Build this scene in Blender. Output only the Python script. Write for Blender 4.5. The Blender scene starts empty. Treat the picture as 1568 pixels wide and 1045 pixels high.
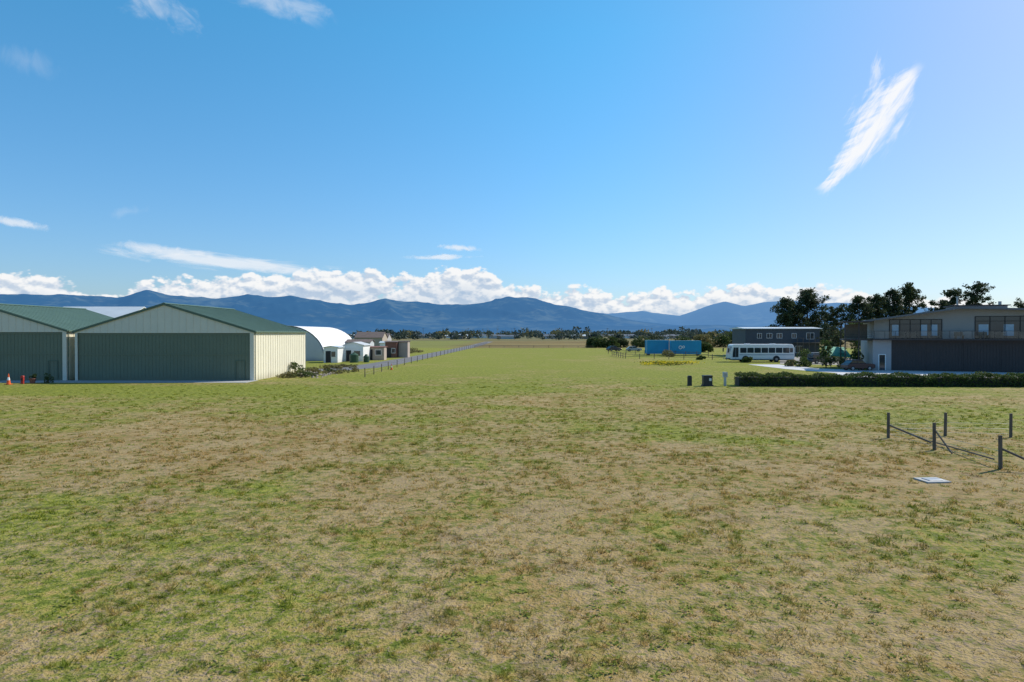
import bpy, math, random
import numpy as np
from mathutils import Vector, noise as mnoise
random.seed(7); rng=np.random.default_rng(11)
scene=bpy.context.scene
scene.view_settings.view_transform='Standard'; scene.view_settings.look='None'; scene.view_settings.exposure=0
SUN_AZ=math.radians(58); SUN_EL=math.radians(40)

# ---------------------------------------------------------------- node helpers
def _set(nt,sock,v):
    if isinstance(v,bpy.types.NodeSocket): nt.links.new(v,sock)
    elif isinstance(v,(tuple,list)):
        if len(v)==3 and sock.type=='RGBA': v=(*v,1)
        sock.default_value=v
    else: sock.default_value=v
def M(nt,op,*a,clamp=False):
    n=nt.nodes.new('ShaderNodeMath'); n.operation=op; n.use_clamp=clamp
    for i,v in enumerate(a): _set(nt,n.inputs[i],v)
    return n.outputs[0]
def MR(nt,v,a,b,c=0.,d=1.,smooth=True):
    n=nt.nodes.new('ShaderNodeMapRange'); n.interpolation_type='SMOOTHSTEP' if smooth else 'LINEAR'
    for i,x in enumerate((v,a,b,c,d)): _set(nt,n.inputs[i],x)
    return n.outputs[0]
def NOI(nt,vec,scale,detail=4,rough=.55,dist=0.):
    n=nt.nodes.new('ShaderNodeTexNoise')
    if vec is not None: nt.links.new(vec,n.inputs['Vector'])
    n.inputs['Scale'].default_value=scale; n.inputs['Detail'].default_value=detail
    n.inputs['Roughness'].default_value=rough; n.inputs['Distortion'].default_value=dist
    return n.outputs[0]
def MIX(nt,f,a,b,mode='MIX'):
    n=nt.nodes.new('ShaderNodeMix'); n.data_type='RGBA'; n.blend_type=mode; n.clamp_factor=True
    _set(nt,n.inputs[0],f); _set(nt,n.inputs[6],a); _set(nt,n.inputs[7],b)
    return n.outputs[2]
def XYZ(nt,x,y,z=0.):
    n=nt.nodes.new('ShaderNodeCombineXYZ')
    for i,v in enumerate((x,y,z)): _set(nt,n.inputs[i],v)
    return n.outputs[0]
def SEP(nt,v):
    n=nt.nodes.new('ShaderNodeSeparateXYZ'); nt.links.new(v,n.inputs[0]); return n.outputs
def POS(nt): return nt.nodes.new('ShaderNodeNewGeometry').outputs['Position']
def OBJ(nt): return nt.nodes.new('ShaderNodeTexCoord').outputs['Object']

def mat(name,col,rough=.6,var=.15,scale=2.,fine=30.,bump=0.,metal=0.,spec=.4,dirt=0.,stretch=None):
    m=bpy.data.materials.new(name); m.use_nodes=True; nt=m.node_tree; b=nt.nodes['Principled BSDF']
    v=OBJ(nt)
    if stretch:
        mp=nt.nodes.new('ShaderNodeMapping'); mp.inputs['Scale'].default_value=stretch
        nt.links.new(v,mp.inputs[0]); v=mp.outputs[0]
    n1=NOI(nt,v,scale,3,.6); n2=NOI(nt,v,fine,2,.6)
    f=M(nt,'ADD',M(nt,'MULTIPLY',n1,.65),M(nt,'MULTIPLY',n2,.35))
    f=MR(nt,f,.3,.7,1-var,1+var,False)
    c=MIX(nt,1.,col,XYZ(nt,f,f,f),'MULTIPLY')
    if dirt>0:
        z=SEP(nt,OBJ(nt))[2]
        df=M(nt,'MULTIPLY',MR(nt,M(nt,'ADD',z,M(nt,'MULTIPLY',n1,.8)),.3,1.3,1.,0.),dirt)
        c=MIX(nt,df,c,(.13,.11,.07))
    nt.links.new(c,b.inputs['Base Color'])
    b.inputs['Roughness'].default_value=rough; b.inputs['Metallic'].default_value=metal
    b.inputs['Specular IOR Level'].default_value=spec
    if bump>0:
        bn=nt.nodes.new('ShaderNodeBump'); bn.inputs['Strength'].default_value=bump; bn.inputs['Distance'].default_value=.03
        nt.links.new(n2,bn.inputs['Height']); nt.links.new(bn.outputs[0],b.inputs['Normal'])
    return m

def leafmat(name,dark,light,scale=.7,fine=5.,trans=.3):
    m=bpy.data.materials.new(name); m.use_nodes=True; nt=m.node_tree
    b=nt.nodes['Principled BSDF']; out=nt.nodes['Material Output']
    p=POS(nt)
    f=M(nt,'ADD',M(nt,'MULTIPLY',NOI(nt,p,scale,1),.5),M(nt,'MULTIPLY',NOI(nt,p,fine,0),.5))
    c=MIX(nt,MR(nt,f,.35,.65),dark,light)
    nt.links.new(c,b.inputs['Base Color']); b.inputs['Roughness'].default_value=.7; b.inputs['Specular IOR Level'].default_value=.2
    t=nt.nodes.new('ShaderNodeBsdfTranslucent'); nt.links.new(c,t.inputs[0])
    mx=nt.nodes.new('ShaderNodeMixShader'); mx.inputs[0].default_value=trans
    nt.links.new(b.outputs[0],mx.inputs[1]); nt.links.new(t.outputs[0],mx.inputs[2]); nt.links.new(mx.outputs[0],out.inputs[0])
    return m

# ---------------------------------------------------------------- mesh helpers
COL=scene.collection
def grp(name,loc=(0,0,0),rz=0.):
    e=bpy.data.objects.new(name,None); e.location=loc; e.rotation_euler=(0,0,rz); e.empty_display_size=.3
    COL.objects.link(e); return e
class B:
    def __init__(s,name,m,parent=None,loc=(0,0,0),rz=0.):
        s.n=name; s.mats=m if isinstance(m,list) else [m]; s.p=parent; s.loc=loc; s.rz=rz; s.v=[]; s.f=[]; s.mi=[]; s.cur=0; s.smf=[]; s.sm=False
    def add(s,vs,fs):
        o=len(s.v); s.v+=[tuple(v) for v in vs]
        for f in fs: s.f.append([i+o for i in f]); s.mi.append(s.cur); s.smf.append(s.sm)
        return s
    def box(s,x0,x1,y0,y1,z0,z1):
        return s.add([(x0,y0,z0),(x1,y0,z0),(x1,y1,z0),(x0,y1,z0),(x0,y0,z1),(x1,y0,z1),(x1,y1,z1),(x0,y1,z1)],
          [(0,3,2,1),(4,5,6,7),(0,1,5,4),(1,2,6,5),(2,3,7,6),(3,0,4,7)])
    def prism(s,pts,a,b,axis='y'):
        n=len(pts)
        def mk(p,t): return (p[0],t,p[1]) if axis=='y' else ((t,p[0],p[1]) if axis=='x' else (p[0],p[1],t))
        vs=[mk(p,a) for p in pts]+[mk(p,b) for p in pts]
        fs=[list(range(n)),list(range(2*n-1,n-1,-1))]+[[i,i+n,(i+1)%n+n,(i+1)%n] for i in range(n)]
        return s.add(vs,fs)
    def cyl(s,p0,p1,r0,r1=None,seg=8,caps=True):
        if r1 is None: r1=r0
        p0=Vector(p0); p1=Vector(p1); d=(p1-p0).normalized()
        u=d.orthogonal().normalized(); w=d.cross(u)
        vs=[]
        for p,r in((p0,r0),(p1,r1)):
            for i in range(seg):
                a=2*math.pi*i/seg; vs.append(p+(u*math.cos(a)+w*math.sin(a))*r)
        fs=[[i,(i+1)%seg,(i+1)%seg+seg,i+seg] for i in range(seg)]
        if caps: fs+=[list(range(seg))[::-1],list(range(seg,2*seg))]
        return s.add(vs,fs)
    def done(s,bevel=0,seg=2,smooth=False):
        me=bpy.data.meshes.new(s.n); me.from_pydata(s.v,[],s.f)
        for m in s.mats: me.materials.append(m)
        me.polygons.foreach_set('material_index',s.mi)
        if smooth: me.polygons.foreach_set('use_smooth',[True]*len(s.f))
        elif any(s.smf): me.polygons.foreach_set('use_smooth',s.smf)
        import bmesh
        bm=bmesh.new(); bm.from_mesh(me); bmesh.ops.recalc_face_normals(bm,faces=bm.faces); bm.to_mesh(me); bm.free()
        o=bpy.data.objects.new(s.n,me); COL.objects.link(o); o.location=s.loc; o.rotation_euler=(0,0,s.rz)
        if s.p is not None: o.parent=s.p
        if bevel:
            md=o.modifiers.new('b','BEVEL'); md.width=bevel; md.segments=seg; md.limit_method='ANGLE'
        return o

def fast(name,verts,faces_n,m,parent=None,loc=(0,0,0),mi=None,attr=None):
    me=bpy.data.meshes.new(name); N=len(verts); F=N//faces_n
    me.vertices.add(N); me.vertices.foreach_set('co',np.asarray(verts,dtype=np.float32).ravel())
    me.loops.add(N); me.loops.foreach_set('vertex_index',np.arange(N,dtype=np.int32))
    me.polygons.add(F); me.polygons.foreach_set('loop_start',np.arange(0,N,faces_n,dtype=np.int32))
    me.polygons.foreach_set('loop_total',np.full(F,faces_n,dtype=np.int32))
    for x in (m if isinstance(m,list) else [m]): me.materials.append(x)
    if mi is not None: me.polygons.foreach_set('material_index',np.asarray(mi,dtype=np.int32))
    if attr is not None:
        a=me.attributes.new('rnd','FLOAT','POINT'); a.data.foreach_set('value',np.asarray(attr,dtype=np.float32))
    me.update(); me.validate()
    o=bpy.data.objects.new(name,me); COL.objects.link(o); o.location=loc
    if parent is not None: o.parent=parent
    return o
def leafquads(c,size,flat=0.):
    n=len(c); a=rng.normal(size=(n,3))
    if flat: a[:,2]*=(1-flat)
    a/=np.linalg.norm(a,axis=1)[:,None]
    b=rng.normal(size=(n,3)); b[:,2]*=(1-flat); b-= (a*b).sum(1)[:,None]*a; b/=np.linalg.norm(b,axis=1)[:,None]
    s=np.asarray(size)[:,None]*np.ones((n,1)); a=a*s*.5; b=b*s*.5*rng.uniform(.5,1,(n,1))
    return np.stack([c-a-b*.4,c-a*.1-b,c+a+b*.3,c+a*.1+b],1).reshape(-1,3)

# ---------------------------------------------------------------- world: clear sky
F=1045.; HY=511.
def ang(px,py):
    a=math.atan((px-784)/F); return a,(HY-py)/F*math.cos(a)
W=bpy.data.worlds.new('World'); scene.world=W; W.use_nodes=True; nt=W.node_tree; nt.nodes.clear()
out=nt.nodes.new('ShaderNodeOutputWorld'); bg=nt.nodes.new('ShaderNodeBackground'); nt.links.new(bg.outputs[0],out.inputs[0])
bg.inputs[1].default_value=.12
sky=nt.nodes.new('ShaderNodeTexSky'); sky.sky_type='NISHITA'; sky.sun_disc=False; sky.sun_elevation=SUN_EL; sky.sun_rotation=SUN_AZ
sky.air_density=1.; sky.dust_density=.6; sky.ozone_density=2.5; sky.altitude=0
g=nt.nodes.new('ShaderNodeTexCoord').outputs['Generated']
x,y,z=SEP(nt,g)
tint=MIX(nt,MR(nt,z,0.,.40,0.,1.,False),(.76,.88,1.16),(.50,1.26,1.46))
tint=MIX(nt,MR(nt,x,.05,.60),tint,MIX(nt,MR(nt,z,0.,.4,0.,1.,False),(.64,.77,1.0),(.88,.99,1.14)))
c=MIX(nt,1.,sky.outputs[0],tint,'MULTIPLY')
nt.links.new(c,bg.inputs[0])

# ---------------------------------------------------------------- clouds: thin sheets standing ~28 km away
def cloudsheet(name,m,a0,a1,t0,t1,R,na=40,nv=6):
    vs=[];fs=[]
    for j in range(nv+1):
        for i in range(na+1):
            a=a0+(a1-a0)*i/na; t=t0+(t1-t0)*j/nv; vs.append((R*math.sin(a),R*math.cos(a),R*t))
    for j in range(nv):
        for i in range(na): k=j*(na+1)+i; fs.append((k,k+1,k+na+2,k+na+1))
    me=bpy.data.meshes.new(name); me.from_pydata(vs,[],fs); me.materials.append(m)
    o=bpy.data.objects.new(name,me); COL.objects.link(o); return o
def cloudmat(name):
    m=bpy.data.materials.new(name); m.use_nodes=True; nt=m.node_tree; nt.nodes.clear()
    try: m.cycles.emission_sampling='NONE'
    except Exception: pass
    o=nt.nodes.new('ShaderNodeOutputMaterial'); e=nt.nodes.new('ShaderNodeEmission'); t=nt.nodes.new('ShaderNodeBsdfTransparent')  # emission stands in for sunlight scattered by the cloud
    mx=nt.nodes.new('ShaderNodeMixShader'); nt.links.new(t.outputs[0],mx.inputs[1]); nt.links.new(e.outputs[0],mx.inputs[2]); nt.links.new(mx.outputs[0],o.inputs[0])
    X,Y,Z=SEP(nt,POS(nt)); az=M(nt,'ARCTAN2',X,Y); te=M(nt,'DIVIDE',Z,M(nt,'SQRT',M(nt,'ADD',M(nt,'MULTIPLY',X,X),M(nt,'MULTIPLY',Y,Y))))
    return m,nt,az,te,e.inputs[0],mx.inputs[0]
tops=[(-300,425),(0,412),(40,408),(90,408),(125,430),(190,436),(230,418),(330,412),(420,413),(500,403),(560,398),(600,412),(650,408),(700,398),(740,402),(775,419),(830,434),(870,440),(910,437),(960,447),(1000,438),(1020,429),(1060,435),(1090,426),(1140,422),(1190,432),(1250,428),(1300,429),(1350,432),(1420,440),(1500,446),(1568,456)]
m,nt,az,te,ecol,fac=cloudmat('cumulus')
A0,A1=-1.,1.; S=.14
cr=nt.nodes.new('ShaderNodeValToRGB'); cr.color_ramp.interpolation='LINEAR'
els=cr.color_ramp.elements; pts=[]
for px,py in tops:
    a,t=ang(px,py); pts.append(((a-A0)/(A1-A0),t/S))
els[0].position=pts[0][0]; els[0].color=(pts[0][1],)*3+(1,); els[1].position=pts[-1][0]; els[1].color=(pts[-1][1],)*3+(1,)
for p,v in pts[1:-1]:
    e=els.new(p); e.color=(v,v,v,1)
nt.links.new(MR(nt,az,A0,A1,0.,1.,False),cr.inputs[0])
top=M(nt,'MULTIPLY',SEP(nt,cr.outputs[0])[0],S)
def puff(du,dv):
    u=M(nt,'ADD',az,du); v=M(nt,'ADD',te,dv)
    vec=XYZ(nt,u,M(nt,'MULTIPLY',v,1.6),.37)
    n=NOI(nt,vec,17,8,.55,.25)
    vo=nt.nodes.new('ShaderNodeTexVoronoi'); vo.feature='SMOOTH_F1'; vo.inputs['Scale'].default_value=34; vo.inputs['Detail'].default_value=3
    vo.inputs['Roughness'].default_value=.55; vo.inputs['Smoothness'].default_value=.35
    nt.links.new(vec,vo.inputs['Vector'])
    return M(nt,'ADD',M(nt,'MULTIPLY',M(nt,'SUBTRACT',n,.5),5.2),M(nt,'MULTIPLY',M(nt,'SUBTRACT',.45,vo.outputs['Distance']),2.6))
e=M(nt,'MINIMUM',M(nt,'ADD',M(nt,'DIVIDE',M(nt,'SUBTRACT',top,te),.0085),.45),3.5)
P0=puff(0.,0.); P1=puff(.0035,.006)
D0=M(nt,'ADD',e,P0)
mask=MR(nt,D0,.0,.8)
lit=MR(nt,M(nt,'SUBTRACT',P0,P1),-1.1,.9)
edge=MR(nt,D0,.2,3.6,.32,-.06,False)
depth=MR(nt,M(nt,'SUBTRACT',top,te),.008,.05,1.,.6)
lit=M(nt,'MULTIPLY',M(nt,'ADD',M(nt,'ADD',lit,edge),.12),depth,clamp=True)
_set(nt,ecol,MIX(nt,lit,(.36,.50,.69),(.95,.95,.95)))  # sunlit white and shaded grey-blue painted into the emission colour
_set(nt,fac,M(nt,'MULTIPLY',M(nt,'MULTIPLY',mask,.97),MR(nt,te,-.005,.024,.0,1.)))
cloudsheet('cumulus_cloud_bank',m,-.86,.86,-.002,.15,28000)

def lens(px,py,hw,hh,slope=0.,dens=1.,fr=.9,soft=.5,seed=0.,st=6.,R=27500):
    m,nt,az,te,ecol,fac=cloudmat('wispy_cloud')
    a0,t0=ang(px,py); cs=math.cos(a0); hwp=hw/F*cs*cs; hhp=hh/F*cs
    du=M(nt,'SUBTRACT',az,a0); dv=M(nt,'SUBTRACT',M(nt,'SUBTRACT',te,t0),M(nt,'MULTIPLY',du,slope))
    vec=XYZ(nt,M(nt,'MULTIPLY',du,1/hwp),M(nt,'MULTIPLY',dv,1/(hhp*st)),seed)
    n=NOI(nt,vec,2.2,7,.62,.5)
    r=M(nt,'SQRT',M(nt,'ADD',M(nt,'POWER',M(nt,'ABSOLUTE',M(nt,'DIVIDE',du,hwp)),2.),M(nt,'POWER',M(nt,'ABSOLUTE',M(nt,'DIVIDE',dv,hhp)),2.)))
    f=M(nt,'ADD',M(nt,'SUBTRACT',1.,r),M(nt,'MULTIPLY',M(nt,'SUBTRACT',n,.5),fr*2))
    _set(nt,fac,M(nt,'MULTIPLY',M(nt,'MULTIPLY',MR(nt,f,0.,soft),dens),MR(nt,r,1.2,1.8,1.,0.)))
    _set(nt,ecol,(.86,.90,.95))
    ex=abs(slope)*hwp*1.9
    cloudsheet('wispy_cloud',m,a0-1.9*hwp,a0+1.9*hwp,t0-1.9*hhp-ex,t0+1.9*hhp+ex,R,12,3)
for i,a in enumerate([(350,401,195,14,-.075,.8,1.1,.8,1.,2.),(265,385,95,9,-.08,.6,1.1,.9,2.),(705,380,34,6,-.05,.75,.9,.8,3.),(672,394,55,5,.02,.75,.9,.8,4.),
   (25,342,60,8,-.12,.7,1.0,.9,5.),(245,14,80,34,-.35,.42,1.3,1.3,6.,2.),(430,6,110,24,-.15,.42,1.3,1.3,7.,3.),(45,95,60,24,-.1,.14,1.,1.2,8.),(195,325,40,10,.3,.14,1.,1.2,19.)]):
    lens(*a,R=27000-80*i)
# diagonal feathered streak
m,nt,az,te,ecol,fac=cloudmat('streak_cloud')
a0,t0=ang(1258,292); a1,t1=ang(1404,118); Ln=math.hypot(a1-a0,t1-t0); ux,uy=(a1-a0)/Ln,(t1-t0)/Ln
du=M(nt,'SUBTRACT',az,a0); dv=M(nt,'SUBTRACT',te,t0)
s_=M(nt,'DIVIDE',M(nt,'ADD',M(nt,'MULTIPLY',du,ux),M(nt,'MULTIPLY',dv,uy)),Ln)
t_=M(nt,'SUBTRACT',M(nt,'MULTIPLY',du,uy),M(nt,'MULTIPLY',dv,ux))
n=NOI(nt,XYZ(nt,M(nt,'ADD',M(nt,'MULTIPLY',s_,3.),M(nt,'MULTIPLY',t_,35.)),M(nt,'MULTIPLY',t_,60.),3.3),1.6,8,.62,.6)
n2=NOI(nt,XYZ(nt,M(nt,'SUBTRACT',M(nt,'MULTIPLY',s_,12.),M(nt,'MULTIPLY',t_,120.)),M(nt,'MULTIPLY',t_,30.),1.3),1.,6,.6,.3)
w=M(nt,'MULTIPLY',MR(nt,s_,-.05,.65,.008,.034),MR(nt,s_,.72,1.06,1.,.25))
off=M(nt,'SUBTRACT',M(nt,'MULTIPLY',MR(nt,s_,.35,.8),.010),.001)
f=M(nt,'SUBTRACT',1.,M(nt,'DIVIDE',M(nt,'ABSOLUTE',M(nt,'ADD',M(nt,'ADD',t_,off),M(nt,'MULTIPLY',M(nt,'SUBTRACT',n2,.5),.02))),w))
f=M(nt,'ADD',f,M(nt,'MULTIPLY',M(nt,'SUBTRACT',n,.5),2.1))
f=M(nt,'ADD',f,M(nt,'MULTIPLY',M(nt,'SUBTRACT',n2,.5),.9))
sm=M(nt,'MULTIPLY',MR(nt,f,-.1,1.1),M(nt,'MULTIPLY',MR(nt,s_,-.06,.08),MR(nt,s_,.95,1.1,1.,0.)))
_set(nt,fac,M(nt,'MULTIPLY',sm,.97)); _set(nt,ecol,(.95,.96,.98))
cloudsheet('streak_cloud',m,a0-.05,a1+.05,t0-.03,t1+.03,25500,16,16)
lens(1338,118,13,36,1.6,.6,1.0,1.,15.,1.,R=26000)

# sun
sd=Vector((math.sin(SUN_AZ)*math.cos(SUN_EL),math.cos(SUN_AZ)*math.cos(SUN_EL),math.sin(SUN_EL)))
sl=bpy.data.lights.new('sun','SUN'); sl.energy=5.0; sl.angle=math.radians(.5); sl.color=(1,.93,.81)
so=bpy.data.objects.new('sun',sl); COL.objects.link(so); so.rotation_euler=sd.to_track_quat('Z','Y').to_euler(); so.location=(60,60,80)

# camera
cam=bpy.data.cameras.new('camera'); co=bpy.data.objects.new('camera',cam); COL.objects.link(co); scene.camera=co
cam.sensor_width=36; cam.lens=24; cam.clip_start=.1; cam.clip_end=60000
co.location=(0,0,5); co.rotation_euler=(math.radians(90)-math.atan((522.5-511)/F),0,0)

# ---------------------------------------------------------------- grass colour
def grass_colour(nt,cheap=False):
    p=POS(nt); X,Y,Z=SEP(nt,p)
    flat=XYZ(nt,X,Y,0.)
    big=NOI(nt,flat,.09,2,.5,.6); med=NOI(nt,flat,.42,3,.6,.5); sml=NOI(nt,flat,3.0,3,.65,.3)
    fin=NOI(nt,flat,11.,2,.7) if not cheap else None
    dry=(.31,.212,.085); straw=(.385,.288,.13); green=(.135,.170,.024); lime=(.255,.268,.042); soil=(.22,.165,.115)
    d=M(nt,'ADD',M(nt,'MULTIPLY',big,.95),M(nt,'ADD',M(nt,'MULTIPLY',med,.75),M(nt,'MULTIPLY',sml,1.15)))
    d=M(nt,'ADD',d,MR(nt,Y,12.,90.,.08,-.24,False))
    def blob(cx,cy,rx,ry,a):
        r=M(nt,'ADD',M(nt,'POWER',M(nt,'DIVIDE',M(nt,'SUBTRACT',X,cx),rx),2.),M(nt,'POWER',M(nt,'DIVIDE',M(nt,'SUBTRACT',Y,cy),ry),2.))
        return M(nt,'MULTIPLY',MR(nt,r,0.,1.4,1.,0.),a)
    for b in [(-14,30,9,9,.16),(9,24,10,7,.15),(13,50,16,12,.14),(-6,14,6,3,-.14),(-26,60,22,7,-.26),(13,34,9,4,-.12),(-18,18,8,5,-.14),(22,125,12,35,.18),(9,11,4,3,.06)]:
        d=M(nt,'ADD',d,blob(*b))
    dr=MR(nt,d,1.20,1.62)
    c=MIX(nt,dr,MIX(nt,MR(nt,sml,.35,.6),green,lime),MIX(nt,MR(nt,med,.4,.6),dry,straw))
    # worn darker brown patches
    wn_=NOI(nt,flat,.8,3,.6,.8); c=MIX(nt,M(nt,'MULTIPLY',MR(nt,wn_,.56,.68),MR(nt,Y,20.,70.,.55,.12)),c,(.20,.145,.075))
    gp=NOI(nt,flat,3.1,1,.5,.6); c=MIX(nt,M(nt,'MULTIPLY',MR(nt,gp,.58,.68),.7),c,(.125,.165,.024))
    c=MIX(nt,M(nt,'MULTIPLY',MR(nt,Y,60.,110.),.35),c,(.27,.285,.05))
    if not cheap:
        sp=M(nt,'MULTIPLY',MR(nt,M(nt,'ADD',fin,M(nt,'MULTIPLY',med,.3)),.66,.78),MR(nt,Y,15.,60.,.9,.15))
        c=MIX(nt,sp,c,soil)
        v=M(nt,'ADD',M(nt,'MULTIPLY',fin,.6),M(nt,'MULTIPLY',sml,.4)); v=MR(nt,v,.3,.7,.5,1.42,False)
        c=MIX(nt,1.,c,XYZ(nt,v,v,v),'MULTIPLY')
    return c,fin,p,X,Y,flat
gm=bpy.data.materials.new('pasture'); gm.use_nodes=True; nt=gm.node_tree; b=nt.nodes['Principled BSDF']
c,fin,p,X,Y,flat=grass_colour(nt)
Yw=M(nt,'ADD',Y,M(nt,'MULTIPLY',M(nt,'SUBTRACT',NOI(nt,flat,.02,2),.5),30.))
brown=MIX(nt,MR(nt,NOI(nt,XYZ(nt,M(nt,'MULTIPLY',X,.3),Y,0.),.03,3),.4,.6),(.16,.12,.052),(.23,.18,.07))
lf=MR(nt,X,-30.,-14.,1.,0.)
c=MIX(nt,MR(nt,Yw,225.,245.),c,MIX(nt,M(nt,'MULTIPLY',lf,.7),brown,(.2,.23,.055)))
gr=MR(nt,NOI(nt,XYZ(nt,M(nt,'MULTIPLY',X,.15),Y,3.),.012,2),.45,.55)
c=MIX(nt,MR(nt,Yw,420.,520.),c,MIX(nt,gr,(.10,.12,.05),(.2,.165,.08)))
c=MIX(nt,MR(nt,Y,600.,6000.,0.,.85,False),c,(.12,.20,.30))  # aerial haze painted into the far ground colour
nt.links.new(c,b.inputs['Base Color']); b.inputs['Roughness'].default_value=.95; b.inputs['Specular IOR Level'].default_value=.1
bn=nt.nodes.new('ShaderNodeBump'); bn.inputs['Strength'].default_value=.9; bn.inputs['Distance'].default_value=.07
nt.links.new(fin,bn.inputs['Height']); nt.links.new(bn.outputs[0],b.inputs['Normal'])
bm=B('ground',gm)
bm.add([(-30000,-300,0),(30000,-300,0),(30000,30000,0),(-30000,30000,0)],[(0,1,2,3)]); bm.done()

bl=bpy.data.materials.new('grass_blades'); bl.use_nodes=True; nt=bl.node_tree; nt.nodes.clear(); o=nt.nodes.new('ShaderNodeOutputMaterial')
c=grass_colour(nt,True)[0]
at=nt.nodes.new('ShaderNodeAttribute'); at.attribute_name='rnd'
c=MIX(nt,1.,c,MIX(nt,at.outputs['Fac'],(.78,.92,.70),(1.65,1.5,1.35)),'MULTIPLY')
b=nt.nodes.new('ShaderNodeBsdfDiffuse'); nt.links.new(c,b.inputs[0])
t=nt.nodes.new('ShaderNodeBsdfTranslucent'); nt.links.new(c,t.inputs[0]); mx=nt.nodes.new('ShaderNodeMixShader'); mx.inputs[0].default_value=.42
nt.links.new(b.outputs[0],mx.inputs[1]); nt.links.new(t.outputs[0],mx.inputs[2]); nt.links.new(mx.outputs[0],o.inputs[0])
NT=56000; K=9
r=rng.uniform(6.5,75,NT); a=rng.uniform(-.80,.80,NT)
cx=r*np.sin(a); cy=r*np.cos(a)
hsc=np.array([mnoise.noise((cx[i]*.5,cy[i]*.5,0)) for i in range(NT)])
hs2=np.array([mnoise.noise((cx[i]*2.2,cy[i]*2.2,5)) for i in range(NT)])
fade=np.clip((75-r)/45,0,1)
keep=((hs2+.6*hsc+rng.normal(0,.16,NT))>-.05)&(rng.random(NT)<fade*.9+.05)&~((cx>20.5)&(np.abs(cy-64.8)<1.2))
cx,cy,r,hsc,hs2,fade=cx[keep],cy[keep],r[keep],hsc[keep],hs2[keep],fade[keep]; n=len(cx)
h=np.repeat(np.clip(.03+.04*hsc+.07*hs2,.012,.12)*rng.uniform(.6,1.6,n)*(1+(r-10).clip(0)/60)*(.35+.65*fade),K)
bx=np.repeat(cx,K)+rng.normal(0,1,n*K)*.04*np.repeat((r/10)**.4,K); by=np.repeat(cy,K)+rng.normal(0,1,n*K)*.04*np.repeat((r/10)**.4,K)
th=rng.uniform(0,2*np.pi,n*K); w=.007*np.repeat((r/10)**.8,K)*rng.uniform(.7,1.6,n*K)
le=rng.uniform(.3,1.5,n*K)*h; la=rng.uniform(0,2*np.pi,n*K)
V=np.zeros((n*K,3,3)); V[:,0]=np.stack([bx-w*np.cos(th),by-w*np.sin(th),0*bx],1); V[:,1]=np.stack([bx+w*np.cos(th),by+w*np.sin(th),0*bx],1)
V[:,2]=np.stack([bx+le*np.cos(la),by+le*np.sin(la),h],1)
rn=np.repeat(np.clip(np.repeat(rng.uniform(0,1,n),K)*.5+rng.uniform(0,.5,n*K),0,1),3)
fast('grass',V.reshape(-1,3),3,bl,attr=rn)
# low broad-leaved weeds scattered through the paddock
weedm=leafmat('weed_leaves',(.17,.22,.03),(.30,.34,.06),1.2,9.,.45)
nw=2600; r=6.8+38*rng.random(nw)**1.1; a=rng.uniform(-.8,.8,nw); cx=r*np.sin(a); cy=r*np.cos(a)
kk=np.array([mnoise.noise((cx[i]*.35,cy[i]*.35,9)) for i in range(nw)])+rng.normal(0,.2,nw)>.12
cx,cy=cx[kk],cy[kk]; nw=len(cx); ws=rng.uniform(.03,.11,nw); L_=14
cc=np.repeat(np.stack([cx,cy,np.zeros(nw)],1),L_,0); sz=np.repeat(ws,L_)
q=rng.normal(0,1,(nw*L_,2)); cc[:,0]+=q[:,0]*sz*.9; cc[:,1]+=q[:,1]*sz*.9; cc[:,2]=rng.uniform(.012,.035,nw*L_)
fast('weeds',leafquads(cc,sz*.6+.015,.85),4,weedm)

# ---------------------------------------------------------------- materials
cream=mat('cream_steel',(.74,.70,.55),.5,.05,.6,8,dirt=.3)
gable=mat('grey_cream_steel',(.68,.65,.55),.5,.05,.6,8)
dgreen=mat('green_steel_door',(.14,.175,.125),.5,.07,.5,6,dirt=.3)
rgreen=mat('green_roof_steel',(.105,.17,.12),.45,.1,.5,6)
trimg=mat('green_trim',(.09,.14,.10),.5,.05)
lightroof=mat('zinc_roof',(.55,.60,.62),.4,.1,.5,6,metal=.0)
concrete=mat('concrete',(.42,.42,.41),.85,.14,.4,6,bump=.2)
asphalt=mat('asphalt',(.15,.15,.155),.9,.2,.3,12,bump=.3)
white=mat('white_paint',(.80,.81,.81),.4,.05,1,8,dirt=.2)
whitefab=mat('white_fabric',(.80,.81,.82),.6,.05,.4,4)
greyfab=mat('pale_grey_cladding',(.50,.53,.55),.7,.08,.5,5,dirt=.3)
glass=mat('window_glass',(.03,.04,.05),.08,.2,.5,3,spec=.8)
dark=mat('dark_rubber',(.03,.03,.032),.7,.2)
charcoal=mat('charcoal_cladding',(.055,.043,.042),.6,.12,.5,8)
slate=mat('slate_weatherboard',(.055,.072,.092),.6,.1,.5,8)
wood=mat('weathered_wood',(.14,.115,.09),.9,.35,3,25,bump=.6,stretch=(6,6,1))
palegrey=mat('pale_render',(.38,.37,.38),.7,.06,.5,6,dirt=.2)
upgrey=mat('grey_beige_cladding',(.32,.31,.305),.7,.06,.5,6)
blue=mat('blue_container_paint',(.015,.31,.56),.45,.12,.6,6,dirt=.2)
bluelt=mat('pale_blue_paint',(.22,.45,.60),.5,.1)
brick=mat('brown_cladding',(.18,.085,.065),.8,.2,1,9,dirt=.2)
pink=mat('faded_cladding',(.38,.32,.27),.8,.15,1,9)
brownroof=mat('brown_roof',(.15,.115,.10),.8,.2,1,8)
rust=mat('rusty_roof',(.22,.10,.08),.8,.25,1,8)
orange=mat('orange_plastic',(.75,.13,.03),.5,.08)
steel=mat('galvanised_steel',(.35,.37,.38),.4,.1,metal=.6)
darkgreen=mat('green_plastic',(.04,.09,.05),.5,.1)
boxdark=mat('charcoal_plastic',(.03,.035,.038),.5,.1)
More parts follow.
